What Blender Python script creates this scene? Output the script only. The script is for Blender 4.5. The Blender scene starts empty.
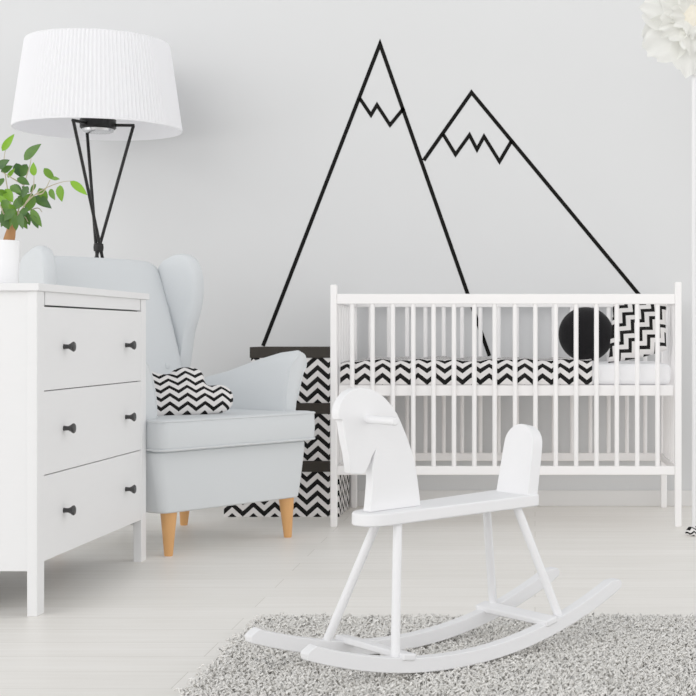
import bpy, bmesh, math, random
from mathutils import Vector, Matrix, Euler
rnd = random.Random(7)
S = bpy.context.scene
C = S.collection
PI = math.pi
F, CX, CY, EYE = 1450.0, 535.0, 335.0, 0.683     # focal length in px of a 696 px frame, eye level, lens axis

def W(px, py, Y):
    """point of the room seen at (px, py) at distance Y from the lens"""
    return Vector(((px - CX) * Y / F, Y, EYE - (py - CY) * Y / F))

# ------------------------------------------------------------------ materials
def srgb(r, g, b):
    f = lambda c: (c / 255 / 12.92) if c / 255 <= .04045 else ((c / 255 + .055) / 1.055) ** 2.4
    return (f(r), f(g), f(b), 1)

def new_mat(name):
    m = bpy.data.materials.new(name); m.use_nodes = True
    nt = m.node_tree
    return m, nt, nt.nodes['Principled BSDF']

def N(nt, t, **kw):
    n = nt.nodes.new(t)
    for k, v in kw.items(): setattr(n, k, v)
    return n

def mathn(nt, op, a, b=None, c=None):
    n = N(nt, 'ShaderNodeMath', operation=op)
    for i, v in enumerate((a, b, c)):
        if v is None: continue
        if isinstance(v, (int, float)): n.inputs[i].default_value = v
        else: nt.links.new(v, n.inputs[i])
    return n.outputs[0]

def plain(name, col, rough=.5, var=.03, scale=30, bump=0., bscale=None, stretch=(1, 1, 1), spec=.3, sheen=0, metal=0, trans=0):
    m, nt, b = new_mat(name)
    tc = N(nt, 'ShaderNodeTexCoord'); mp = N(nt, 'ShaderNodeMapping'); mp.inputs['Scale'].default_value = stretch
    nt.links.new(tc.outputs['Object'], mp.inputs[0])
    nz = N(nt, 'ShaderNodeTexNoise'); nz.inputs['Scale'].default_value = scale; nz.inputs['Detail'].default_value = 3
    nt.links.new(mp.outputs[0], nz.inputs['Vector'])
    mx = N(nt, 'ShaderNodeMix', data_type='RGBA')
    mx.inputs[6].default_value = tuple(c * (1 - var) for c in col[:3]) + (1,)
    mx.inputs[7].default_value = tuple(min(1, c * (1 + var)) for c in col[:3]) + (1,)
    nt.links.new(nz.outputs[0], mx.inputs[0]); nt.links.new(mx.outputs[2], b.inputs['Base Color'])
    b.inputs['Roughness'].default_value = rough; b.inputs['Specular IOR Level'].default_value = spec
    b.inputs['Metallic'].default_value = metal; b.inputs['Sheen Weight'].default_value = sheen
    if bump:
        n2 = N(nt, 'ShaderNodeTexNoise'); n2.inputs['Scale'].default_value = bscale or scale; n2.inputs['Detail'].default_value = 2
        nt.links.new(mp.outputs[0], n2.inputs['Vector'])
        bp = N(nt, 'ShaderNodeBump'); bp.inputs['Strength'].default_value = bump; bp.inputs['Distance'].default_value = .002
        nt.links.new(n2.outputs[0], bp.inputs['Height']); nt.links.new(bp.outputs[0], b.inputs['Normal'])
    if trans:
        tr = N(nt, 'ShaderNodeBsdfTranslucent'); tr.inputs[0].default_value = col
        ms = N(nt, 'ShaderNodeMixShader'); ms.inputs[0].default_value = trans
        nt.links.new(b.outputs[0], ms.inputs[1]); nt.links.new(tr.outputs[0], ms.inputs[2])
        nt.links.new(ms.outputs[0], nt.nodes['Material Output'].inputs[0])
    return m

def chevron(name, period, spacing, amp, u_axes, v_axes, duty=.47, rot=0., dark=srgb(14, 13, 13), light=srgb(226, 223, 222), off=(0, 0), rough=.8):
    """zigzag stripes woven/printed on the cloth, in the object's own coordinates"""
    m, nt, b = new_mat(name)
    tc = N(nt, 'ShaderNodeTexCoord'); mp = N(nt, 'ShaderNodeMapping'); mp.inputs['Rotation'].default_value = (0, rot, 0)
    nt.links.new(tc.outputs['Object'], mp.inputs[0])
    sp = N(nt, 'ShaderNodeSeparateXYZ'); nt.links.new(mp.outputs[0], sp.inputs[0])
    def comb(ax, o):
        acc = None
        for i, k in enumerate(ax):
            if not k: continue
            t = mathn(nt, 'MULTIPLY', sp.outputs[i], float(k))
            acc = t if acc is None else mathn(nt, 'ADD', acc, t)
        return mathn(nt, 'ADD', acc, o)
    u, v = comb(u_axes, off[0]), comb(v_axes, off[1])
    tri = mathn(nt, 'PINGPONG', u, period / 2)
    tri = mathn(nt, 'MULTIPLY', tri, amp / (period / 2))
    s = mathn(nt, 'DIVIDE', mathn(nt, 'ADD', v, tri), spacing)
    fr = mathn(nt, 'FRACT', s)
    st = mathn(nt, 'LESS_THAN', fr, duty)
    nz = N(nt, 'ShaderNodeTexNoise'); nz.inputs['Scale'].default_value = 400
    nt.links.new(tc.outputs['Object'], nz.inputs['Vector'])
    mx = N(nt, 'ShaderNodeMix', data_type='RGBA'); mx.inputs[6].default_value = light; mx.inputs[7].default_value = dark
    nt.links.new(st, mx.inputs[0]); nt.links.new(mx.outputs[2], b.inputs['Base Color'])
    bp = N(nt, 'ShaderNodeBump'); bp.inputs['Strength'].default_value = .15; bp.inputs['Distance'].default_value = .001
    nt.links.new(nz.outputs[0], bp.inputs['Height']); nt.links.new(bp.outputs[0], b.inputs['Normal'])
    b.inputs['Roughness'].default_value = rough; b.inputs['Specular IOR Level'].default_value = .15
    return m

def floor_mat():
    m, nt, b = new_mat('whitewashed boards')
    tc = N(nt, 'ShaderNodeTexCoord')
    br = N(nt, 'ShaderNodeTexBrick'); br.offset = .37; br.squash = 1
    for k, v in dict(Scale=1.0, **{'Mortar Size': .0012, 'Mortar Smooth': .3, 'Bias': 0., 'Brick Width': 1.9, 'Row Height': .14}).items(): br.inputs[k].default_value = v
    br.inputs['Color1'].default_value = srgb(250, 247, 242); br.inputs['Color2'].default_value = srgb(244, 241, 235); br.inputs['Mortar'].default_value = srgb(216, 212, 203)
    nt.links.new(tc.outputs['Object'], br.inputs['Vector'])
    mp = N(nt, 'ShaderNodeMapping'); mp.inputs['Scale'].default_value = (1.2, 22, 1)
    nt.links.new(tc.outputs['Object'], mp.inputs[0])
    nz = N(nt, 'ShaderNodeTexNoise'); nz.inputs['Scale'].default_value = 2.2; nz.inputs['Detail'].default_value = 6; nz.inputs['Roughness'].default_value = .6
    nt.links.new(mp.outputs[0], nz.inputs['Vector'])
    mx = N(nt, 'ShaderNodeMix', data_type='RGBA', blend_type='MULTIPLY'); mx.inputs[0].default_value = 1
    cr = N(nt, 'ShaderNodeValToRGB'); cr.color_ramp.elements[0].position = .3; cr.color_ramp.elements[0].color = (.90, .89, .875, 1); cr.color_ramp.elements[1].position = .7; cr.color_ramp.elements[1].color = (1, 1, 1, 1)
    nt.links.new(nz.outputs[0], cr.inputs[0]); nt.links.new(br.outputs[0], mx.inputs[6]); nt.links.new(cr.outputs[0], mx.inputs[7])
    nt.links.new(mx.outputs[2], b.inputs['Base Color'])
    b.inputs['Roughness'].default_value = .42; b.inputs['Specular IOR Level'].default_value = .35
    return m

M = {}
M['wall'] = plain('painted wall', srgb(208, 209, 210), .85, .012, 3, .05, 250, spec=.1)
M['skirting'] = plain('painted skirting', srgb(218, 217, 216), .6, .01, 5)
M['floor'] = floor_mat()
M['white_wood'] = plain('white lacquered wood', srgb(229, 229, 230), .4, .012, 14, .06, 60, (1, 1, 6), spec=.35)
M['crib_white'] = plain('white painted crib wood', srgb(242, 240, 240), .42, .012, 20, .04, 80, spec=.35)
M['horse_white'] = plain('white painted rocking horse wood', srgb(236, 236, 238), .42, .012, 12, .1, 50, (1, 4, 4), spec=.35)
M['gap'] = plain('painted drawer gap shade', srgb(40, 38, 35), .8, .05, 30)  # dark colour stands in for the shade in the gaps between drawers
M['black_metal'] = plain('black metal', srgb(12, 11, 11), .45, .1, 60, spec=.25)
M['chrome'] = plain('satin chrome', srgb(205, 205, 208), .25, .03, 40, metal=1)
M['knob'] = plain('dark pewter knob', srgb(30, 30, 31), .4, .12, 90, spec=.5)
M['fabric'] = plain('pale blue grey upholstery', srgb(209, 213, 216), .9, .035, 260, .35, 420, (1, 1, 3), spec=.1, sheen=.1)
M['beech'] = plain('warm beech wood', srgb(216, 158, 98), .45, .08, 18, .05, 60, (6, 6, 1))
M['shade'] = plain('white pleated lampshade', srgb(246, 246, 248), .8, .01, 30, trans=.3, spec=.1)
M['bulb'] = plain('frosted bulb glass', srgb(240, 240, 240), .3, .01, 30)
M['tape'] = plain('black wall tape', srgb(11, 10, 9), .7, .08, 40, spec=.08)
M['lid'] = plain('dark brown box lid', srgb(52, 48, 44), .7, .06, 40, spec=.15)
M['mattress'] = plain('white cotton sheet', srgb(240, 240, 242), .9, .015, 40, .2, 60, spec=.1)
M['black_plush'] = plain('black velvet', srgb(15, 14, 16), .9, .2, 70, .4, 300, spec=.12, sheen=.15)
M['pot'] = plain('white glazed pot', srgb(244, 244, 246), .35, .01, 20)
M['soil'] = plain('potting soil', srgb(70, 55, 42), .95, .3, 160, .6, 200)
M['bark'] = plain('light brown bark', srgb(170, 120, 76), .8, .22, 70, .5, 120, (1, 1, .4))
M['twig'] = plain('green twig', srgb(170, 160, 130), .7, .1, 60)
M['petal'] = plain('white crepe paper', srgb(240, 240, 236), .85, .02, 60, .25, 90, trans=.3, spec=.1)
M['flower_centre'] = plain('cream paper flower centre', srgb(228, 222, 206), .85, .08, 80, .4, 120)
M['rug_back'] = plain('grey rug backing', srgb(176, 173, 168), .95, .1, 80)
M['chev_box'] = chevron('black and white chevron board', .080, .043, .036, (1, 1, 0), (0, 0, 1), duty=.5, off=(.02, .006))
M['chev_quilt'] = chevron('black and white chevron quilt', .0635, .039, .024, (1, 0, 0), (0, 1, 1), off=(-.003, .01))
M['chev_cloud'] = chevron('fine black and white chevron cotton', .056, .0265, .018, (1, 0, 0), (0, 0, 1), duty=.45, off=(.0, .004))
M['chev_square'] = chevron('black and white chevron cushion cotton', .054, .038, .026, (1, 0, 0), (0, 0, 1), duty=.45, rot=.80)
M['chev_base'] = chevron('black and white zigzag cloth', .02, .014, .009, (1, .6, 0), (0, 0, 1))

def leaf_mat(name, c1, c2):
    m, nt, b = new_mat(name)
    g = N(nt, 'ShaderNodeTexCoord'); nz = N(nt, 'ShaderNodeTexNoise'); nz.inputs['Scale'].default_value = 45
    nt.links.new(g.outputs['Object'], nz.inputs['Vector'])
    oi = N(nt, 'ShaderNodeVertexColor'); oi.layer_name = 'tone'
    mx = N(nt, 'ShaderNodeMix', data_type='RGBA'); mx.inputs[6].default_value = c1; mx.inputs[7].default_value = c2
    a = mathn(nt, 'MULTIPLY', nz.outputs[0], .3)
    sx = N(nt, 'ShaderNodeSeparateColor'); nt.links.new(oi.outputs[0], sx.inputs[0])
    f_ = mathn(nt, 'ADD', a, mathn(nt, 'SUBTRACT', sx.outputs[0], .15)); f_.node.use_clamp = True
    nt.links.new(f_, mx.inputs[0]); nt.links.new(mx.outputs[2], b.inputs['Base Color'])
    b.inputs['Roughness'].default_value = .38; b.inputs['Specular IOR Level'].default_value = .4
    tr = N(nt, 'ShaderNodeBsdfTranslucent'); nt.links.new(mx.outputs[2], tr.inputs[0])
    ms = N(nt, 'ShaderNodeMixShader'); ms.inputs[0].default_value = .3
    nt.links.new(b.outputs[0], ms.inputs[1]); nt.links.new(tr.outputs[0], ms.inputs[2]); nt.links.new(ms.outputs[0], nt.nodes['Material Output'].inputs[0])
    return m
M['leaf'] = leaf_mat('fig leaf green', srgb(50, 84, 46), srgb(130, 186, 36))

def pile_mat():
    m, nt, b = new_mat('grey shag yarn')
    v = N(nt, 'ShaderNodeVertexColor'); v.layer_name = 'tone'
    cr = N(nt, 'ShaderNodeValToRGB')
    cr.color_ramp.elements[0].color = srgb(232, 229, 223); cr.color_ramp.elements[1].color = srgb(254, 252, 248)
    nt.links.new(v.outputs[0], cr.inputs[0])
    nz = N(nt, 'ShaderNodeTexNoise'); nz.inputs['Scale'].default_value = 9
    g = N(nt, 'ShaderNodeTexCoord'); nt.links.new(g.outputs['Object'], nz.inputs['Vector'])
    mx = N(nt, 'ShaderNodeMix', data_type='RGBA', blend_type='MULTIPLY'); mx.inputs[0].default_value = .12
    nt.links.new(cr.outputs[0], mx.inputs[6]); nt.links.new(nz.outputs[0], mx.inputs[7])
    nt.links.new(mx.outputs[2], b.inputs['Base Color']); b.inputs['Roughness'].default_value = .9; b.inputs['Specular IOR Level'].default_value = .1
    return m
M['pile'] = pile_mat()

# ------------------------------------------------------------------ helpers
def thing(name, label, cat, loc=(0, 0, 0), rotz=0., group=None):
    o = bpy.data.objects.new(name, None); C.objects.link(o); o.empty_display_size = .05
    o.location = loc; o.rotation_euler = (0, 0, rotz); o['label'] = label; o['category'] = cat
    if group: o['group'] = group
    return o

def tag(o, label, cat, group=None):
    o['label'] = label; o['category'] = cat
    if group: o['group'] = group
    return o

def finish(name, bm, mat, parent=None, bevel=0., seg=3, sub=0, smooth=True, ang=40, loc=None, rot=None, label=None):
    bmesh.ops.recalc_face_normals(bm, faces=bm.faces)
    me = bpy.data.meshes.new(name); bm.to_mesh(me); bm.free()
    me.materials.append(mat)
    if smooth:
        me.polygons.foreach_set('use_smooth', [True] * len(me.polygons))
        if not sub and not bevel: me.set_sharp_from_angle(angle=math.radians(ang))
    o = bpy.data.objects.new(name, me); C.objects.link(o)
    if parent: o.parent = parent
    if loc is not None: o.location = loc
    if rot is not None: o.rotation_euler = rot
    if bevel:
        b = o.modifiers.new('bevel', 'BEVEL'); b.width = bevel; b.segments = seg; b.limit_method = 'ANGLE'; b.angle_limit = math.radians(35); b.harden_normals = True
    if sub:
        s = o.modifiers.new('sub', 'SUBSURF'); s.levels = sub; s.render_levels = sub
    if label: o['label'] = label
    return o

def box(bm, x0, x1, y0, y1, z0, z1, mtx=None):
    vs = [bm.verts.new((x, y, z)) for z in (z0, z1) for y in (y0, y1) for x in (x0, x1)]
    for f in ((0, 2, 3, 1), (4, 5, 7, 6), (0, 1, 5, 4), (2, 6, 7, 3), (0, 4, 6, 2), (1, 3, 7, 5)): bm.faces.new([vs[i] for i in f])
    if mtx is not None:
        for v in vs: v.co = mtx @ v.co
    return vs

def rings(bm, rs, cap=True, closed=True):
    vr = [[bm.verts.new(p) for p in r] for r in rs]
    n = len(rs[0])
    for a, b in zip(vr, vr[1:]):
        for i in range(n if closed else n - 1):
            j = (i + 1) % n
            bm.faces.new((a[i], a[j], b[j], b[i]))
    if cap:
        bm.faces.new(vr[0][::-1]); bm.faces.new(vr[-1])
    return vr

def tube(bm, pts, rad, n=12):
    pts = [Vector(p) for p in pts]; rs = []
    rad = rad if isinstance(rad, (list, tuple)) else [rad] * len(pts)
    up = None
    for i, p in enumerate(pts):
        d = (pts[min(i + 1, len(pts) - 1)] - pts[max(i - 1, 0)]).normalized()
        if up is None: up = d.orthogonal().normalized()
        up = (up - d * up.dot(d)).normalized(); s = d.cross(up)
        rs.append([p + rad[i] * (math.cos(2 * PI * k / n) * up + math.sin(2 * PI * k / n) * s) for k in range(n)])
    return rings(bm, rs)

def lathe(bm, prof, n=32, centre=(0, 0, 0), axis=None):
    """prof: (radius, height) pairs"""
    rs = []
    for r, z in prof:
        rs.append([Vector((r * math.cos(2 * PI * k / n), r * math.sin(2 * PI * k / n), z)) for k in range(n)])
    if axis is not None:
        q = Vector((0, 0, 1)).rotation_difference(Vector(axis))
        rs = [[q @ v for v in r] for r in rs]
    c = Vector(centre)
    return rings(bm, [[v + c for v in r] for r in rs])

def prism(bm, outline, f0, f1):
    """extrude a 2-D outline between two placing functions"""
    return rings(bm, [[Vector(f0(*p)) for p in outline], [Vector(f1(*p)) for p in outline]])

def spline(pts, n=8, closed=False):
    """Catmull-Rom through the points"""
    pts = [Vector(p) for p in pts]; out = []; L = len(pts)
    for i in range(L if closed else L - 1):
        if closed: p0, p1, p2, p3 = pts[i - 1], pts[i], pts[(i + 1) % L], pts[(i + 2) % L]
        else: p0, p1, p2, p3 = pts[max(i - 1, 0)], pts[i], pts[i + 1], pts[min(i + 2, L - 1)]
        for k in range(n):
            t = k / n
            out.append(.5 * ((2 * p1) + (p2 - p0) * t + (2 * p0 - 5 * p1 + 4 * p2 - p3) * t * t + (3 * p1 - p0 - 3 * p2 + p3) * t ** 3))
    if not closed: out.append(pts[-1])
    return out

def part(name, f, mat, parent, **kw):
    bm = bmesh.new(); f(bm); return finish(name, bm, mat, parent, **kw)

# ------------------------------------------------------------------ the room
WALL_Y = 5.79
LEFT_X, RIGHT_X, NEAR_Y = -5.5, 4.5, -2.5
def struct(name, f, mat, **kw):
    o = part(name, f, mat, None, **kw); o['kind'] = 'structure'; return o
struct('floor', lambda bm: box(bm, LEFT_X - .1, RIGHT_X, NEAR_Y, WALL_Y + .1, -.1, 0), M['floor'], smooth=False)
struct('wall_back', lambda bm: box(bm, LEFT_X - .1, RIGHT_X, WALL_Y, WALL_Y + .1, 0, 2.9), M['wall'], smooth=False)
struct('baseboard_back', lambda bm: box(bm, LEFT_X + .014, RIGHT_X, WALL_Y - .010, WALL_Y, 0, .064), M['skirting'], bevel=.004)

# ------------------------------------------------------------------ mountains in black tape on the wall
def tape(bm, pts, w=.0155, y=WALL_Y):
    P = [Vector((W(px, py, y).x, W(px, py, y).z)) for px, py in pts]
    lft, rgt = [], []
    for i, p in enumerate(P):
        ds = []
        if i: ds.append((p - P[i - 1]).normalized())
        if i < len(P) - 1: ds.append((P[i + 1] - p).normalized())
        ns = [Vector((-d.y, d.x)) for d in ds]
        n = sum(ns, Vector((0, 0))).normalized(); k = w / 2 / max(.25, n.dot(ns[0]))
        lft.append(p + n * k); rgt.append(p - n * k)
    for i in range(len(P) - 1):
        q = [lft[i], lft[i + 1], rgt[i + 1], rgt[i]]
        a = [bm.verts.new((v.x, y - .0012, v.y)) for v in q]; b = [bm.verts.new((v.x, y, v.y)) for v in q]
        bm.faces.new(a); bm.faces.new(b[::-1])
        for k in range(4): bm.faces.new((a[k], b[k], b[(k + 1) % 4], a[(k + 1) % 4]))
def tall(bm):
    tape(bm, [(263, 346), (380, 44), (489.5, 356)]); tape(bm, [(359.5, 98), (371, 115), (377, 105), (390, 125), (404, 108)], .0145)
def low(bm):
    tape(bm, [(423.7, 160.4), (471.5, 92.5), (660, 320)]); tape(bm, [(443, 134), (455.5, 154.5), (469.5, 135), (477, 149.5), (484, 136.5), (499.5, 161.5), (511.5, 141)], .0145)
tag(part('mountain_decal', tall, M['tape'], None, smooth=False), 'taller narrow mountain outline in black tape on the wall, left of the two', 'wall decal')
tag(part('mountain_decal', low, M['tape'], None, smooth=False), 'lower wide mountain outline in black tape on the wall above the crib', 'wall decal')

# ------------------------------------------------------------------ shag rug
RX0, RX1, RY0, RY1 = -.645, 1.15, 2.05, 3.40
rug = thing('shag_rug', 'light grey long pile shag rug on the floor under the rocking horse', 'rug', (0, 0, 0))
part('backing', lambda bm: box(bm, RX0, RX1, RY0, RY1, 0, .010), M['rug_back'], rug, bevel=.003)
def build_pile():
    vs, fs, tones = [], [], []
    step = .0072
    nx, ny = int((RX1 - RX0) / step), int((RY1 - RY0) / step)
    for i in range(nx + 1):
        for j in range(ny + 1):
            x = RX0 + i * step + rnd.uniform(-.5, .5) * step; y = RY0 + j * step + rnd.uniform(-.5, .5) * step
            px = CX + F * x / y
            if (y < 2.55 or px > 740) and (i + j) % 3: continue            # thinner where the photo ends
            clump = math.sin(x * 63 + math.sin(y * 41) * 2) * math.cos(y * 57 + math.sin(x * 37) * 2)
            a = rnd.uniform(0, 2 * PI) + clump
            lean = rnd.uniform(.008, .017); h = rnd.uniform(.014, .022) + .002 * clump
            curl = rnd.uniform(-1.6, 1.6)
            r0 = rnd.uniform(.0021, .0030)
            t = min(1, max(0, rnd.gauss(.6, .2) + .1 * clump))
            base = len(vs); cx, cy = x, y
            bend = [(0, 0, 1), (.30, .62, 1.1), (.45, .98, 1.1), (.5, .84, .75)]
            for k, (q, hh, rr) in enumerate(bend):
                cx += math.cos(a + curl * k * .5) * lean * q; cy += math.sin(a + curl * k * .5) * lean * q; cz = .008 + h * hh
                r = r0 * rr
                th0 = a + curl * k * .5
                for m_ in range(3):
                    th = 2 * PI * m_ / 3
                    if k < 2: vs.append((cx + r * math.cos(th + a), cy + r * math.sin(th + a), cz))
                    else: vs.append((cx - r * math.sin(th0) * math.cos(th), cy + r * math.cos(th0) * math.cos(th), cz + r * math.sin(th)))
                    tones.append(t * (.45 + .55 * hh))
            for k in range(3):
                for m_ in range(3):
                    n_ = (m_ + 1) % 3
                    fs.append((base + 3 * k + m_, base + 3 * k + n_, base + 3 * k + 3 + n_, base + 3 * k + 3 + m_))
            fs.append((base + 9, base + 10, base + 11))
    me = bpy.data.meshes.new('pile'); me.from_pydata(vs, [], fs)
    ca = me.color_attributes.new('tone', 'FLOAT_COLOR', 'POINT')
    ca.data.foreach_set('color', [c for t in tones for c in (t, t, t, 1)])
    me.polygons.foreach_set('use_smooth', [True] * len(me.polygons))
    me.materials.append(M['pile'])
    o = bpy.data.objects.new('pile', me); C.objects.link(o); o.parent = rug; o['kind'] = 'stuff'
build_pile()

# ------------------------------------------------------------------ rocking horse  (x forward, y towards the near side, z up)
YAW = .7119
horse = thing('rocking_horse', 'white wooden rocking horse standing on the grey shag rug', 'rocking horse', (-.2202, 2.9484, .0), PI + YAW)
RK_R, RK_T, RW = .955, .029, .115
def rocker_low(a): return .0262 + (a * a) / (2 * RK_R) * (1 + (.3 if a < 0 else .0) * a * a)
def rocker(sgn):
    def f(bm):
        A = [.351 - (.351 + .440) * i / 48 for i in range(49)]
        lowp = [(a, rocker_low(a)) for a in A]
        top = []
        for a in A:
            s = a / RK_R; n = math.hypot(1, s)
            top.append((a - (-s / n) * -RK_T * 1.0 if False else a + (-s) / n * RK_T, rocker_low(a) + RK_T / n))
        # clipped front nose, rounded rear end
        out = lowp[:-1] + [(-.4405, rocker_low(-.44) + .002), (-.442, rocker_low(-.44) + .012), (-.437, rocker_low(-.437) + .021)]
        tp = [p for p in top if -.422 < p[0] < .327]
        out += tp[::-1] + [(.3325, .1165), (.3475, .1085), (.3535, .103)]
        w0, w1 = sgn * RW, sgn * (RW - .027)
        prism(bm, out, lambda a, h: (a, w0, h), lambda a, h: (a, w1, h))
    return f
for s in (1, -1): part('rocker', rocker(s), M['horse_white'], horse, bevel=.0022, seg=2)
def rk_top(a): return rocker_low(a) + RK_T
for ca, ex in ((.128, .012), (-.238, .01)):
    h = rk_top(ca) - .004
    tilt = math.atan(ca / RK_R)
    part('crossbar', lambda bm: box(bm, -.016, .016, -RW - .006, RW + .004, -.001, .013), M['horse_white'], horse, bevel=.004, loc=(ca, 0, h), rot=(0, -tilt, 0))
# seat: tapered board, round front end
def seat_top(a): return .3375 - (a - .06) * .033
def seat(bm):
    o = []
    for i in range(13):
        t = -PI / 2 + PI * i / 12
        o.append((.127 + .045 * math.cos(t), .047 * math.sin(t)))
    o += [(-.244, .066), (-.250, .060), (-.250, -.060), (-.244, -.066)]
    prism(bm, o, lambda a, w: (a, w, seat_top(a) - .0255), lambda a, w: (a, w, seat_top(a)))
part('seat', seat, M['horse_white'], horse, bevel=.004)
def dowel(p0, p1, r):
    return lambda bm: tube(bm, [p0, Vector(p0).lerp(Vector(p1), .5), p1], r, 16)
for s, at_, ab, rt, rb in ((1, .092, .148, -.204, -.272), (-1, .098, .176, -.186, -.255)):
    part('leg', dowel((at_, s * .028, seat_top(.1) - .018), (ab, s * .099, rk_top(ab) - .004), .0092), M['horse_white'], horse)
    part('leg', dowel((rt, s * .038, seat_top(-.19) - .018), (rb, s * .099, rk_top(rb) - .004), .0092), M['horse_white'], horse)
# head and neck, sawn from one board
HEAD_OUT = [(.2195, .5195), (.2210, .5353), (.2140, .5544), (.2008, .5693), (.1843, .5774), (.1634, .5800), (.1398, .5752), (.1189, .5646), (.0983, .5468), (.0808, .5247), (.0667, .4985), (.0530, .4691), (.0421, .4396), (.0335, .4074), (.0232, .3388)]
HEAD_IN = [(.1476, .3350), (.1435, .3660), (.1410, .3944), (.1405, .4218), (.1337, .4560), (.1405, .4455), (.1479, .4290), (.1570, .4150), (.1650, .4113), (.1890, .4130), (.1915, .4160), (.1966, .4510), (.2046, .4847), (.2097, .5141), (.2107, .5185)]
def head(bm):
    o = [(p.x, p.y) for p in spline([Vector((a, h)) for a, h in HEAD_OUT], 4)] + HEAD_IN
    prism(bm, o, lambda a, h: (a, -.012, h), lambda a, h: (a, .012, h))
hd = part('head', head, M['horse_white'], horse, bevel=.003, seg=3)
part('handle', dowel((.152, -.106, .5178), (.152, .106, .5178), .0082), M['horse_white'], horse, bevel=.003)
def back_board(bm):
    o = [(-.047, 0), (-.043, .108)]
    for i in range(13):
        t = PI - PI * i / 12
        o.append((.005 + .048 * math.cos(t), .108 + .044 * math.sin(t)))
    o += [(.053, .108), (.059, 0)]
    o2 = []
    for p in o:
        if not o2 or (Vector(p) - Vector(o2[-1])).length > 1e-4: o2.append(p)
    prism(bm, o2, lambda w, h: (0, w, h), lambda w, h: (-.029, w, h))
part('backrest', back_board, M['horse_white'], horse, bevel=.003, loc=(-.219, 0, seat_top(-.22) - .003), rot=(0, -.18, 0))

# ------------------------------------------------------------------ chest of drawers  (x out of the front, y along the front away from the lens)
CH_W, CH_D = .893, .46
chest = thing('chest_of_drawers', 'white three-drawer chest with dark knobs at the left', 'chest of drawers', (-1.207, 3.515, 0), -.028)
part('top', lambda bm: box(bm, -CH_D, .008, -.010, CH_W + .010, .790, .809), M['white_wood'], chest, bevel=.0025)
for (x0, x1) in ((-.025, 0), (-CH_D, -CH_D + .03)):
    for (y0, y1) in ((0, .048), (CH_W - .048, CH_W)):
        part('leg', lambda bm: box(bm, x0, x1, y0, y1, 0, .790), M['white_wood'], chest, bevel=.002)
for y in (.006, CH_W - .024):
    part('side_panel', lambda bm: box(bm, -CH_D + .03, -.025, y, y + .018, .109, .790), M['white_wood'], chest, bevel=.001)
part('back_panel', lambda bm: box(bm, -CH_D + .004, -CH_D + .012, .058, CH_W - .058, .11, .790), M['white_wood'], chest)
part('top_rail', lambda bm: box(bm, -.03, -.001, .058, CH_W - .058, .757, .790), M['white_wood'], chest, bevel=.001)
part('carcass', lambda bm: box(bm, -CH_D + .03, -.012, .03, CH_W - .03, .125, .755), M['gap'], chest, label='dark recess behind the drawer fronts')
for z0, z1 in ((.546, .7525), (.3385, .5435), (.127, .336)):
    d = part('drawer', lambda bm: box(bm, -.30, -.001,  .0495, CH_W - .0495, z0, z1), M['white_wood'], chest, bevel=.0015)
    for y in (.186, .695):
        k = part('knob', lambda bm: lathe(bm, [(.007, -.001), (.0062, .004), (.0058, .012), (.0085, .018), (.0125, .023), (.0132, .026), (.011, .0285), (.004, .0295)], 20, (-.001, y, (z0 + z1) / 2 + .004), (1, 0, 0)), M['knob'], d, label='dark round knob')

# ------------------------------------------------------------------ wingback armchair  (x along the seat front, y to the back, z up)
CHAIR = (-.957, 4.657, 0); CH_ROT = math.atan2(.811, .585)
chair = thing('wingback_armchair', 'pale grey wingback armchair with beech legs beside the white chest', 'armchair', CHAIR, CH_ROT)
FB = M['fabric']
HW = .318
def seat_base(bm):
    rs = []
    for z, gx, gy in ((.136, -.028, .012), (.140, -.022, .006), (.19, -.014, .002), (.30, .002, 0), (.322, .003, .001), (.327, -.004, .006)):
        x = HW + gx; y0 = gy; y1 = .60 - gy; r = .03
        ring = []
        for cx, cy, a0 in ((x - r, y1 - r, 0), (-x + r, y1 - r, 90), (-x + r, y0 + r, 180), (x - r, y0 + r, 270)):
            for k in range(5):
                a = math.radians(a0 + 22.5 * k); ring.append((cx + r * math.cos(a), cy + r * math.sin(a), z))
        rs.append(ring)
    rings(bm, rs)
part('seat_base', seat_base, FB, chair)
def rr_ring(x0, x1, y0, y1, r, z, n=5):
    ring = []
    for cx, cy, a0 in ((x1 - r, y1 - r, 0), (x0 + r, y1 - r, 90), (x0 + r, y0 + r, 180), (x1 - r, y0 + r, 270)):
        for k in range(n):
            a = math.radians(a0 + 90 / (n - 1) * k); ring.append(Vector((cx + r * math.cos(a), cy + r * math.sin(a), z)))
    return ring
def t_outline(g):
    # T-shaped seat cushion: wide lip in front of the arms
    xo, xi, yf, yl, yb, r = HW + .014 - g, .268 - g, -.035 + g, .055 - g, .53 - g, .030
    arc = lambda cx, cy, a0, a1: [(cx + r * math.cos(math.radians(a0 + (a1 - a0) * k / 4)), cy + r * math.sin(math.radians(a0 + (a1 - a0) * k / 4))) for k in range(5)]
    pts = arc(xo - r, yf + r, -90, 0) + arc(xo - r, yl - r, 0, 90) + [(xi + .01, yl), (xi, yl + .01), (xi, yb)]
    return pts + [(-x, y) for x, y in pts[::-1]]
def cushion(bm):
    def crown(x, y): return .014 * max(0, 1 - (x / .32) ** 2) * max(0, 1 - ((y - .25) / .32) ** 2)
    rs = []
    for g, z in ((.010, .328), (.003, .333), (0, .340), (-.0015, .378), (0, .416), (.003, .422), (.009, .4255), (.016, .4265)):
        rs.append([Vector((x, y, z)) for x, y in t_outline(g)])
    rings(bm, rs)
cu = part('seat_cushion', cushion, FB, chair)
def piping(z):
    def f(bm):
        pts = [Vector((x, y, z)) for x, y in t_outline(-.0005)][:]
        n = len(pts); h = n // 2
        front = pts[:h - 1][::-1] + pts[h + 1:][::-1]
        tube(bm, front, .0034, 8)
    return f
part('piping', piping(.4205), FB, cu); part('piping', piping(.334), FB, cu)
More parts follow.
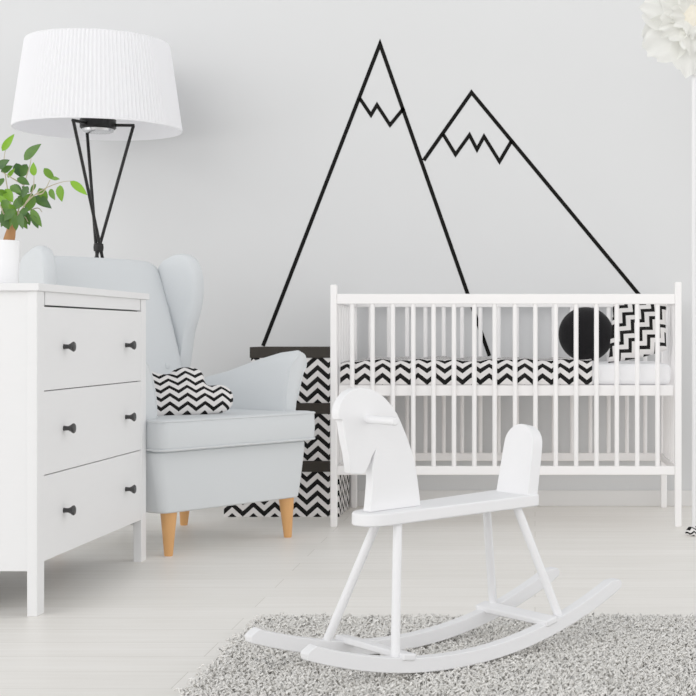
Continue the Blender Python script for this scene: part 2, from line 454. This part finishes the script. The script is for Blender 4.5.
# backrest: curved slab leaning back
def backrest(bm):
    cols = []
    nu, nv = 13, 12
    def front(u, v):
        x = u * (.262 + .018 * v)
        z = .40 + v * (.534 + .010 * (1 - abs(u) ** 5))
        y = .495 + .165 * v + .030 * v * v - .055 * (1 - abs(u) ** 2.4) * math.sin(PI * min(1, .25 + v * .8)) * .5 + .012 * abs(u) ** 3
        return Vector((x, y, z))
    rs = []
    th = .062
    for i in range(nu):
        u = -1 + 2 * i / (nu - 1)
        ring = [front(u, v / nv) for v in range(nv + 1)]
        top = ring[-1]
        ring += [top + Vector((0, .02, .010)), top + Vector((0, .05, .012)), top + Vector((0, .08, .004))]
        ring += [front(u, v / nv) + Vector((0, th + .01 * (1 - v / nv), 0)) for v in range(nv - 1, -1, -1)]
        rs.append(ring)
    rings(bm, rs)
bk = part('backrest', backrest, FB, chair, sub=1)
for x, z in ((.165, .575), (-.165, .575), (0, .60), (.09, .74), (-.09, .74)):
    v = (z - .40) / .535; y = .495 + .165 * v + .03 * v * v - .055 * (1 - abs(x / .28) ** 2.4) * math.sin(PI * min(1, .25 + v * .8)) * .5 + .012 * abs(x / .28) ** 3
    part('button', lambda bm: lathe(bm, [(.011, -.002), (.0105, .003), (.007, .006), (.002, .007)], 14, (x, y, z), (0, -1, .3)), FB, bk)
# wings
WING = [(.600, .53), (.580, .61), (.568, .68), (.548, .74), (.536, .80), (.533, .855), (.538, .905), (.556, .950), (.585, .973), (.618, .976), (.652, .968), (.690, .950), (.716, .91), (.708, .80), (.685, .68), (.655, .53)]
def wing(s):
    def f(bm):
        o = [(p.x, p.y) for p in spline([Vector(p) for p in WING], 4, True)]
        c = Vector((.60, .76)); rs = []
        def put(g, x):
            ring = []
            for y, z in o:
                d = Vector((y, z)) - c; L_ = d.length
                q = c + d * ((L_ - g) / L_)
                flare = .055 * max(0, (.66 - q.x)) / .2 * min(1, max(0, (q.y - .5) / .3)) * .7
                ring.append((s * (x + flare), q.x, q.y))
            return ring
        for g, x in ((.045, .262), (.016, .262), (.005, .267), (0, .279), (0, .298), (.005, .309), (.016, .315), (.045, .316)): rs.append(put(g, x))
        rings(bm, rs)
    return f
for s in (1, -1): part('wing', wing(s), FB, chair)
# arms: rolled outward, rising to the front
def arm(s):
    def f(bm):
        rs = []
        st = [(.63, .533, .0, 0), (.50, .532, .0, 0), (.38, .556, .004, 0), (.25, .595, .014, 0), (.14, .622, .026, 0), (.072, .630, .034, 0), (.062, .629, .034, .004), (.057, .627, .034, .012)]
        for y, zt, fl, g in st:
            prof = [(.270 + g, .335), (.268 + g, .42), (.268 + g + fl * .2, .50), (.276 + g + fl * .6, zt - .045), (.286 + g + fl, zt - .016 - g), (.305 + fl, zt - g), (.326 + fl, zt - .006 - g), (.340 + fl - g, zt - .026), (.341 + fl - g, zt - .052), (.331 + fl * .8 - g, zt - .08), (.322 + fl * .3 - g, .46), (.318 - g, .335)]
            if s < 0: prof = [(min(x, .322), z) for x, z in prof]
            rs.append([Vector((s * p.x, y, p.y)) for p in spline([Vector(p) for p in prof], 4)])
        rings(bm, rs)
    return f
for s in (1, -1):
    a = part('armrest', arm(s), FB, chair)
    def pipe(bm):
        fl, zt, g = .034, .627, .006
        prof = [(.270 + g, .425), (.268 + g + fl * .2, .50), (.276 + g + fl * .6, zt - .045), (.286 + g + fl, zt - .016 - g), (.305 + fl, zt - g), (.326 + fl, zt - .006 - g), (.340 + fl - g, zt - .026), (.341 + fl - g, zt - .052), (.331 + fl * .8 - g, zt - .08), (.322 + fl * .3 - g, .46)]
        if s < 0: prof = [(min(x, .320), z) for x, z in prof]
        tube(bm, [(s * p.x, .060, p.y) for p in spline([Vector(p) for p in prof], 4)], .0036, 8)
    part('piping', pipe, FB, a)
for x, y, sx, sy in ((.262, .045, .004, -.004), (-.240, .045, -.004, -.004), (.26, .55, .01, .02), (-.26, .55, -.01, .02)):
    part('leg', lambda bm: tube(bm, [(x, y, .142), (x + sx * .5, y + sy * .5, .075), (x + sx, y + sy, .004), (x + sx, y + sy, 0)], [.0265, .020, .0135, .0125], 20), M['beech'], chair, label='tapered beech leg')

# cloud cushion on the armchair
def puffy(outline, depth, grid=.012):
    """cushion from an outline: grid of points, thickness from the distance to the edge"""
    P = [Vector(p) for p in outline]
    def inside(x, y):
        c = False; n = len(P)
        for i in range(n):
            a, b = P[i], P[(i + 1) % n]
            if (a.y > y) != (b.y > y) and x < (b.x - a.x) * (y - a.y) / (b.y - a.y) + a.x: c = not c
        return c
    def dist(q):
        best = 9
        for i in range(len(P)):
            a, b = P[i], P[(i + 1) % len(P)]; ab = b - a
            t = max(0, min(1, (q - a).dot(ab) / max(1e-12, ab.length_squared))); best = min(best, (q - a - ab * t).length)
        return best
    c = sum(P, Vector((0, 0))) / len(P)
    def f(bm):
        K = 14; fr, bk_ = [], []
        for k in range(K):
            s = (1 - (k / K) ** 1.6)
            ring = []
            for p in P:
                q = c + (p - c) * s; d = dist(q)
                ring.append((q, depth * math.sqrt(max(0, 1 - (1 - min(1, d / (depth * 2.2))) ** 2))))
            fr.append([Vector((q.x, -t, q.y)) for q, t in ring]); bk_.append([Vector((q.x, t, q.y)) for q, t in ring])
        rs = bk_[::-1] + fr[1:]
        rings(bm, rs)
    return f
def cl(px, py): return ((px - 192) * .00348, (418.5 - py) * .00305)
CLOUD_PX = [(149.5, 372), (149, 369), (155, 368), (161, 369.5), (169, 373), (178, 373.5), (183, 369), (191, 366.2), (200, 366.6), (207, 370), (210, 376), (211, 383), (214, 387), (220, 387), (226, 386.5), (232, 390), (236, 397), (236, 405), (233, 412), (226, 417), (210, 418.5), (190, 419.5), (170, 420.5), (157, 421.5), (153, 417), (151, 400)]
cloud_out = [(p.x, p.y) for p in spline([Vector(cl(*p)) for p in CLOUD_PX], 3, True)]
cush = part('cloud_cushion', puffy(cloud_out, .045), M['chev_cloud'], None, loc=(-1.120, 4.660, .4275), rot=(-.36, 0, .42))
tag(cush, 'small cloud-shaped black and white chevron cushion on the grey armchair', 'cushion')

# ------------------------------------------------------------------ floor lamp behind the armchair
LY = 5.42
lc = W(98, 335, LY)
lamp = thing('floor_lamp', 'black tripod floor lamp with wide white pleated shade behind the armchair', 'floor lamp', (lc.x, LY, 0))
KNOT = Vector((.002, 0, 1.010))
for deg in (5, 245, 125):
    a = math.radians(deg); t = Vector((.13 * math.cos(a), .13 * math.sin(a), 1.468)); t0 = Vector((.055 * math.cos(a), .055 * math.sin(a), 1.468))
    off = Vector((-math.sin(a), math.cos(a), 0)) * .009
    low_ = KNOT + (KNOT - t) * ((KNOT.z - .006) / (t.z - KNOT.z)); 
    lg = part('leg', lambda bm: tube(bm, [t, t.lerp(KNOT + off, .5), KNOT + off, low_], .0062, 10), M['black_metal'], lamp)
    part('bracket', lambda bm: tube(bm, [t0, t0.lerp(t, .5), t + (t - t0) * .05], .0062, 10), M['black_metal'], lg)
part('collar', lambda bm: lathe(bm, [(.012, -.016), (.0175, -.014), (.019, 0), (.0175, .014), (.012, .016)], 16, KNOT), M['black_metal'], lamp)
part('lamp_holder', lambda bm: lathe(bm, [(.03, 1.450), (.060, 1.452), (.066, 1.458), (.066, 1.488), (.06, 1.492), (.012, 1.494)], 32), M['black_metal'], lamp)
part('cover_plate', lambda bm: lathe(bm, [(.004, 1.4395), (.048, 1.440), (.056, 1.4435), (.058, 1.4518), (.02, 1.4525)], 32), M['chrome'], lamp, label='chrome plate under the black holder')
part('bulb', lambda bm: lathe(bm, [(.012, 1.494), (.018, 1.50), (.022, 1.53), (.036, 1.57), (.036, 1.60), (.02, 1.63), (.002, 1.635)], 20), M['bulb'], lamp)
def shade(bm):
    n = 240; rs = []
    prof = [(.2605, 1.787), (.2600, 1.7865), (.314, 1.4685), (.3135, 1.468)]
    def ring(r, z, k):
        return [Vector(((r + k * (.0022 * math.cos(i * PI))) * math.cos(2 * PI * i / n), (r + k * (.0022 * math.cos(i * PI))) * math.sin(2 * PI * i / n), z)) for i in range(n)]
    outer = [ring(.3050, 1.4500, 0), ring(.3055, 1.4510, 0), ring(.3055, 1.4550, 0), ring(.3045, 1.458, 1), ring(.2820, 1.619, 1), ring(.2595, 1.770, 1), ring(.2595, 1.774, 0), ring(.2585, 1.7755, 0)]
    inner = [ring(.2545, 1.7750, 0), ring(.2770, 1.619, 0), ring(.3015, 1.4500, 0)]
    rr = outer + inner
    vr = rings(bm, rr, cap=False)
    for i in range(n):
        j = (i + 1) % n; bm.faces.new((vr[-1][i], vr[-1][j], vr[0][j], vr[0][i]))
sh = part('lamp_shade', shade, M['shade'], lamp, smooth=False)
for k in range(3):
    a = 2 * PI * k / 3 + .5
    part('spoke', lambda bm: tube(bm, [(.05 * math.cos(a), .05 * math.sin(a), 1.49), (.18 * math.cos(a), .18 * math.sin(a), 1.62), (.2665 * math.cos(a), .2665 * math.sin(a), 1.68)], .002, 6), M['chrome'], sh)

# ------------------------------------------------------------------ potted fig on the chest
PY = 3.72
pc = W(3, 281, PY)
plant = thing('potted_plant', 'small green leafy plant in a white pot on top of the chest', 'potted plant', (pc.x, PY, .809))
part('pot', lambda bm: lathe(bm, [(.001, 0), (.034, .0), (.036, .003), (.0385, .06), (.040, .112), (.0395, .116), (.036, .116), (.035, .10), (.001, .098)], 32), M['pot'], plant)
part('soil', lambda bm: lathe(bm, [(.001, .099), (.0345, .099), (.0345, .103), (.02, .106), (.001, .107)], 24), M['soil'], plant)
def L3(px, py, dy=0.):
    v = W(px, py, PY + dy); return v - Vector((pc.x, PY, .809))
def trunk(bm):
    tube(bm, [(.012, -.004, .10), L3(10, 236) , L3(11.5, 229), L3(13.5, 222), L3(15, 214)], [.0145, .0135, .011, .009, .006], 12)
part('trunk', trunk, M['bark'], plant)
BR = [[(14, 222, 0), (20, 205, .01), (24, 185, .02), (30, 165, .015), (31, 158, .01)],
      [(14, 222, 0), (26, 203, -.02), (36, 194, -.03), (48, 187, -.02), (62, 182, 0), (71, 181, .01)],
      [(14, 218, 0), (10, 200, .02), (6, 180, .03), (4, 160, .02), (6, 148, .02)],
      [(16, 212, 0), (30, 210, .02), (38, 208, .03), (42, 212, .03)],
      [(26, 203, -.02), (33, 190, -.01), (34, 176, 0)], [(36, 194, -.03), (43, 193, -.035), (50, 180, -.03)],
      [(13, 220, 0), (5, 216, -.02), (0, 205, -.03), (-8, 195, -.03)], [(24, 185, .02), (12, 178, -.02), (2, 172, -.03)], [(16, 214, 0), (24, 216, -.03), (28, 222, -.03)]]
def twigs(bm):
    for b in BR:
        q = spline([L3(*p) for p in b], 3); tube(bm, q, [.0022 - .0016 * i / len(q) for i in range(len(q))], 6)
part('branches', twigs, M['twig'], plant)
LEAVES = [(2, 151, 13, 135, .9, .3), (24, 160, 39, 144, .25, .42), (-3, 168, 8, 160, .1, .5), (1, 172, 12, 166, .2, .5), (16, 163, 21, 177, .05, .6), (27, 164, 21, 177, .15, .5), (34, 176, 33, 163, .95, .5),
          (17, 178, 29, 184, .15, .55), (14, 184, 22, 196, .15, .45), (44, 168, 54, 180, .5, .45), (52, 178, 59, 179, .5, .4), (70, 181, 87, 194, 1., .36), (60, 185, 61, 201, .75, .52), (50, 189, 54, 199, .4, .4),
          (39, 188, 47, 200, .45, .55), (35, 196, 50, 207, .1, .4), (32, 193, 27, 211, .35, .6), (25, 198, 12, 209, .3, .55), (5, 189, 12, 201, .8, .5), (0, 192, 5, 206, .85, .45), (15, 209, 4, 220, .2, .5), (24, 210, 29, 225, .15, .55),
          (31, 209, 41, 226, .3, .35), (32, 215, 38, 228, .1, .4), (20, 213, 22, 228, .15, .4), (8, 213, 1, 226, .1, .4), (13, 216, 8, 228, .4, .4), (-4, 182, -14, 190, .3, .5), (-6, 200, -18, 208, .2, .5), (-2, 160, -12, 150, .4, .5), (8, 178, 14, 168, .8, .35),
          (22, 186, 29, 193, .2, .4), (36, 184, 30, 192, .3, .4), (9, 204, 17, 215, .5, .4), (-10, 172, -20, 168, .6, .5), (-8, 212, -16, 222, .3, .5),
          (3, 208, 10, 222, .25, .5), (0, 214, 9, 229, .1, .45), (10, 186, 20, 192, .3, .5), (4, 178, -4, 188, .2, .5), (18, 196, 26, 206, .2, .55), (28, 186, 22, 197, .1, .5), (15, 214, 16, 230, .25, .42), (20, 217, 27, 229, .3, .4), (2, 200, 12, 212, .35, .5), (27, 207, 20, 219, .12, .5), (-2, 190, 8, 196, .45, .5)]
def foliage():
    vs, fs, tn = [], [], []
    for i, (x0, y0, x1, y1, tone, wd) in enumerate(LEAVES):
        dy = rnd.uniform(-.035, .035) if y0 < 203 else rnd.uniform(-.05, -.018)
        a, b = L3(x0, y0, dy), L3(x1, y1, dy + rnd.uniform(-.02, .02))
        d = b - a; L_ = d.length * 1.05; d.normalize()
        side = d.cross(Vector((rnd.uniform(-.35, .35), -1, rnd.uniform(-.1, .5)))).normalized(); nrm = side.cross(d).normalized()
        if nrm.y > 0: nrm = -nrm
        n = 8; base = len(vs)
        for k in range(n + 1):
            t = k / n; w = L_ * wd * .62 * (math.sin(PI * min(1, t ** .85)) ** .8) * (1 - .25 * t)
            if k == n: w = .0002
            mid = a + d * L_ * t - nrm * (.10 * L_ * t * t)
            for q in (-1, -.5, 0, .5, 1):
                vs.append(mid + side * w * q + nrm * (abs(q) * w * .22)); tn.append(tone)
        for k in range(n):
            for q in range(4):
                o = base + k * 5 + q; fs.append((o, o + 1, o + 6, o + 5))
    me = bpy.data.meshes.new('foliage'); me.from_pydata(vs, [], fs)
    ca = me.color_attributes.new('tone', 'FLOAT_COLOR', 'POINT'); ca.data.foreach_set('color', [c for t in tn for c in (t, t, t, 1)])
    me.polygons.foreach_set('use_smooth', [True] * len(me.polygons)); me.materials.append(M['leaf'])
    o = bpy.data.objects.new('foliage', me); C.objects.link(o); o.parent = plant
foliage()

# ------------------------------------------------------------------ storage boxes
BY = 5.44
def sbox(x0, x1, depth, z0, z1, y0, label):
    t = thing('storage_box', label, 'storage box', ((x0 + x1) / 2, y0 + depth / 2, z0), 0, 'chevron storage boxes')
    w, h = (x1 - x0) / 2, z1 - z0
    part('body', lambda bm: box(bm, -w, w, -depth / 2, depth / 2, 0, h - .004), M['chev_box'], t, bevel=.002)
    part('lid', lambda bm: box(bm, -w - .004, w + .004, -depth / 2 - .004, depth / 2 + .004, h - .041, h), M['lid'], t, bevel=.002, label='dark brown lid')
sbox(-1.168, -.7345, .31, 0, .2105, BY, 'bottom and largest of the stacked chevron boxes beside the crib')
sbox(-1.11, -.748, .27, .2105, .4275, BY, 'middle chevron storage box of the stack, under the top box')
sbox(-1.066, -.760, .235, .4275, .638, BY, 'topmost and smallest of the stacked chevron boxes, behind the armrest')

# ------------------------------------------------------------------ crib
KX0, KX1, KF, KB = -.7155, .509, 5.16, 5.735          # post centres, front and back
crib = thing('baby_crib', 'white wooden baby crib with slatted sides against the wall', 'crib', ((KX0 + KX1) / 2, (KF + KB) / 2, 0))
ox, oy = (KX0 + KX1) / 2, (KF + KB) / 2
hx, hy = (KX1 - KX0) / 2, (KB - KF) / 2
CW = M['crib_white']; pr = .0120
def rod(bm, x, y, z0, z1, r):
    lathe(bm, [(r, z0), (r, (z0 + z1) / 2), (r, z1)], 12, (x, y, 0))
for x in (-hx, hx):
    for y in (-hy, hy):
        ptop = (.862 if x < 0 else .872) if y < 0 else .831
        part('post', lambda bm: box(bm, x - pr, x + pr, y - pr, y + pr, 0, ptop), CW, crib, bevel=.005)
for y in (-hy, hy):
    part('top_rail', lambda bm: box(bm, -hx + pr, hx - pr, y - .011, y + .011, .793, .829), CW, crib, bevel=.003)
    part('bottom_rail', lambda bm: box(bm, -hx + pr, hx - pr, y - .011, y + .011, .186, .217), CW, crib, bevel=.003)
    for k in range(16):
        x = (352.2 + 20.353 * k - CX) / F * KF - ox
        part('bar', lambda bm: rod(bm, x, y, .215, .795, .0082), CW, crib)
for x in (-hx, hx):
    part('top_rail', lambda bm: box(bm, x - .011, x + .011, -hy + pr, hy - pr, .793, .829), CW, crib, bevel=.003)
    part('bottom_rail', lambda bm: box(bm, x - .011, x + .011, -hy + pr, hy - pr, .186, .217), CW, crib, bevel=.003)
    for k in range(7):
        y = -hy + (k + 1) * 2 * hy / 8
        part('bar', lambda bm: rod(bm, x, y, .215, .795, .0082), CW, crib)
part('bed_base', lambda bm: (box(bm, -hx + .015, hx - .015, -hy + .013, hy - .013, .466, .504)), CW, crib, bevel=.003)

# mattress, quilt, cushions
mt = part('crib_mattress', lambda bm: box(bm, -hx + .022, hx - .022, -hy + .03, hy - .02, .5045, .580), M['mattress'], None, bevel=.022, seg=5, loc=(ox, oy, 0))
tag(mt, 'white crib mattress showing bare at the right end of the crib', 'mattress')
QX0, QX1 = -hx + .0195, .2045 - ox
def quilt(bm):
    yf = -hy + .0245
    prof = [(yf - .001, .5055), (yf - .003, .52), (yf - .004, .55), (yf - .002, .573), (yf + .006, .588), (yf + .022, .594), (yf + .10, .596), (yf + .25, .598), (hy - .14, .597), (hy - .045, .594)]
    prof = [(p.x, p.y) for p in spline([Vector(p) for p in prof], 3)]
    n = 70; rs = []
    def bump(x, y): return .0035 * math.sin(x * 21 + 1.3) * math.sin(y * 17 + x * 5) + .003 * math.sin(x * 47 + y * 9)
    for i in range(n + 1):
        x = QX0 + (QX1 - QX0) * i / n
        outer = []; inner = []
        uu = min(1, max(0, (x - QX0) / (QX1 - QX0) * 3 - 1.55)); uu = uu * uu * (3 - 2 * uu); ky = 1 - .72 * uu
        for y, z in prof:
            y = yf + (y - yf) * ky if y > yf else y
            k = min(1, max(0, (z - .577) / .02))
            sink = .014 * max(0, 1 - (x - QX0) / .12) ** 2 * k
            outer.append(Vector((x, y - .001 * math.sin(x * 38), z + k * bump(x, y) - sink)))
            inner.append(Vector((x, y + .003, z - .0065 * k - .0 * k - (sink if 0 else 0) + (0 if k > 0 else 0))))
        inner = [Vector((v.x, v.y + (.001 if v.z < .577 else 0), min(v.z, o.z - .004 * (1 if o.z > .582 else 0)))) for v, o in zip(inner, outer)]
        rs.append(outer + inner[::-1])
    rings(bm, rs)
q = part('chevron_quilt', quilt, M['chev_quilt'], None, loc=(ox, oy, 0))
tag(q, 'black and white chevron quilt covering most of the crib mattress', 'quilt')

def round_cush(bm):
    lathe(bm, [(.002, -.040), (.05, -.038), (.085, -.028), (.104, -.011), (.107, 0), (.104, .011), (.085, .028), (.05, .038), (.002, .040)], 40)
cpos = W(586, 334.2, 5.53)
rc = part('round_cushion', round_cush, M['black_plush'], None, sub=1, loc=cpos, rot=(PI / 2 - .17, 0, 0)); rc.scale = (1, 1, 1)
tag(rc, 'round black velvet cushion on the crib mattress', 'cushion')
sq = [(-.092, .112), (-.096, .05), (-.104, -.01), (-.110, -.06), (-.118, -.108), (-.06, -.099), (0, -.088), (.05, -.074), (.088, -.062), (.089, 0), (.092, .06), (.098, .118), (.05, .111), (0, .108), (-.05, .110)]
sqc = part('square_cushion', puffy(sq, .036), M['chev_square'], None, loc=W(640.5, 332.6, 5.30), rot=(-.24, 0, .12)); sqc.scale = (1.06, 1, 1.06)
tag(sqc, 'square black and white chevron cushion leaning at the right end of the crib', 'cushion')

# ------------------------------------------------------------------ big paper flower on a stem, right of the crib
FY = 4.94
fc = W(694, 335, FY)
flower = thing('paper_flower', 'giant white paper flower on a thin white stem at the right edge', 'paper flower', (fc.x, FY, 0))
part('stem', lambda bm: tube(bm, [(0, .0, .01), (.001, 0, .5), (-.001, 0, 1.09), (0, 0, 1.10), (0, 0, 1.66), (.0, -.004, 1.735)], [.0075, .0075, .0075, .0082, .0078, .007], 14), M['white_wood'], flower)
part('foot', lambda bm: lathe(bm, [(.004, 0), (.024, .001), (.030, .008), (.029, .018), (.020, .028), (.008, .033)], 24), M['chev_base'], flower, label='small foot wrapped in black and white zigzag cloth')
fz = 1.765
def petal(a, r, w, tilt, ruffle, seed, y0):
    R = random.Random(seed); ph = [R.uniform(0, 6) for _ in range(4)]
    def f(bm):
        nu, nv = 12, 10; g = []
        for i in range(nu + 1):
            t = i / nu; row = []
            for j in range(nv + 1):
                u = -1 + 2 * j / nv
                ww = w * (.25 + .75 * math.sin(PI * min(1, t * .62 + .04)) ) * (1 - .25 * t ** 6)
                edge = ruffle * t * t
                rr = r * t * (1 - .10 * u * u * t) + edge * .5 * math.sin(u * 9 + ph[0])
                x = ww * u; y = y0 - math.sin(tilt) * r * t * (1 - .55 * t) - .03 * u * u * t + edge * math.sin(u * 7 + ph[1] + t * 3) + .3 * edge * math.sin(u * 19 + ph[2])
                row.append(bm.verts.new((rr * math.cos(a) - x * math.sin(a), y, fz + rr * math.sin(a) + x * math.cos(a))))
            g.append(row)
        for i in range(nu):
            for j in range(nv): bm.faces.new((g[i][j], g[i + 1][j], g[i + 1][j + 1], g[i][j + 1]))
    return f
k = 0
for n_, r, w, tilt, y0 in ((7, .198, .084, .25, .012), (6, .135, .058, .7, 0), (5, .085, .040, 1.1, -.010)):
    for i in range(n_):
        a = 2 * PI * i / n_ + k * .3 + .2
        part('petal', petal(a, r * rnd.uniform(.92, 1.06), w, tilt, .016, 100 + k * 7 + i, y0 + rnd.uniform(-.004, .004)), M['petal'], flower, ang=180)
    k += 1
part('flower_centre', lambda bm: lathe(bm, [(.004, -.002), (.034, .004), (.044, .014), (.039, .027), (.02, .036), (.002, .039)], 20, (0, -.004, fz), (0, -1, 0)), M['flower_centre'], flower, label='cream paper flower centre')

# ------------------------------------------------------------------ light
w = bpy.data.worlds.new('daylight'); S.world = w; w.use_nodes = True
wn = w.node_tree; bg = wn.nodes['Background']
g_ = N(wn, 'ShaderNodeTexCoord'); sx_ = N(wn, 'ShaderNodeSeparateXYZ'); wn.links.new(g_.outputs['Generated'], sx_.inputs[0])
rp = N(wn, 'ShaderNodeValToRGB'); wn.links.new(sx_.outputs[2], rp.inputs[0])
rp.color_ramp.elements[0].position = .05; rp.color_ramp.elements[0].color = (1, .99, .98, 1)      # soft sky, brighter towards the horizon
rp.color_ramp.elements[1].position = .9; rp.color_ramp.elements[1].color = (.38, .39, .40, 1)
wn.links.new(rp.outputs[0], bg.inputs[0]); bg.inputs[1].default_value = 1.1
sun = bpy.data.lights.new('window_daylight', 'SUN'); sun.energy = 1.3; sun.angle = math.radians(75); sun.color = (1, .995, .985)
so = bpy.data.objects.new('window_daylight', sun); C.objects.link(so)
so.rotation_euler = Vector((.58, .76, -.16)).to_track_quat('-Z', 'Y').to_euler()

sun2 = bpy.data.lights.new('side_fill_sun', 'SUN'); sun2.energy = .74; sun2.angle = math.radians(85); sun2.color = (1, .995, .985)  # added fill sun from the right, lifts the surfaces facing that way
so2 = bpy.data.objects.new('side_fill_sun', sun2); C.objects.link(so2)
so2.rotation_euler = Vector((-.95, .10, -.28)).to_track_quat('-Z', 'Y').to_euler()

# ------------------------------------------------------------------ camera
cam = bpy.data.cameras.new('camera'); co = bpy.data.objects.new('camera', cam); C.objects.link(co)
co.location = (0, 0, EYE); co.rotation_euler = (PI / 2, 0, 0)
cam.sensor_width = 36; cam.lens = F * 36 / 696
cam.shift_x = (348 - CX) / 696; cam.shift_y = -(348 - CY) / 696
cam.clip_start = .05
S.camera = co
S.cycles.diffuse_bounces = 8
S.view_settings.view_transform = 'Standard'; S.view_settings.look = 'None'; S.view_settings.exposure = .05; S.view_settings.gamma = 1.22
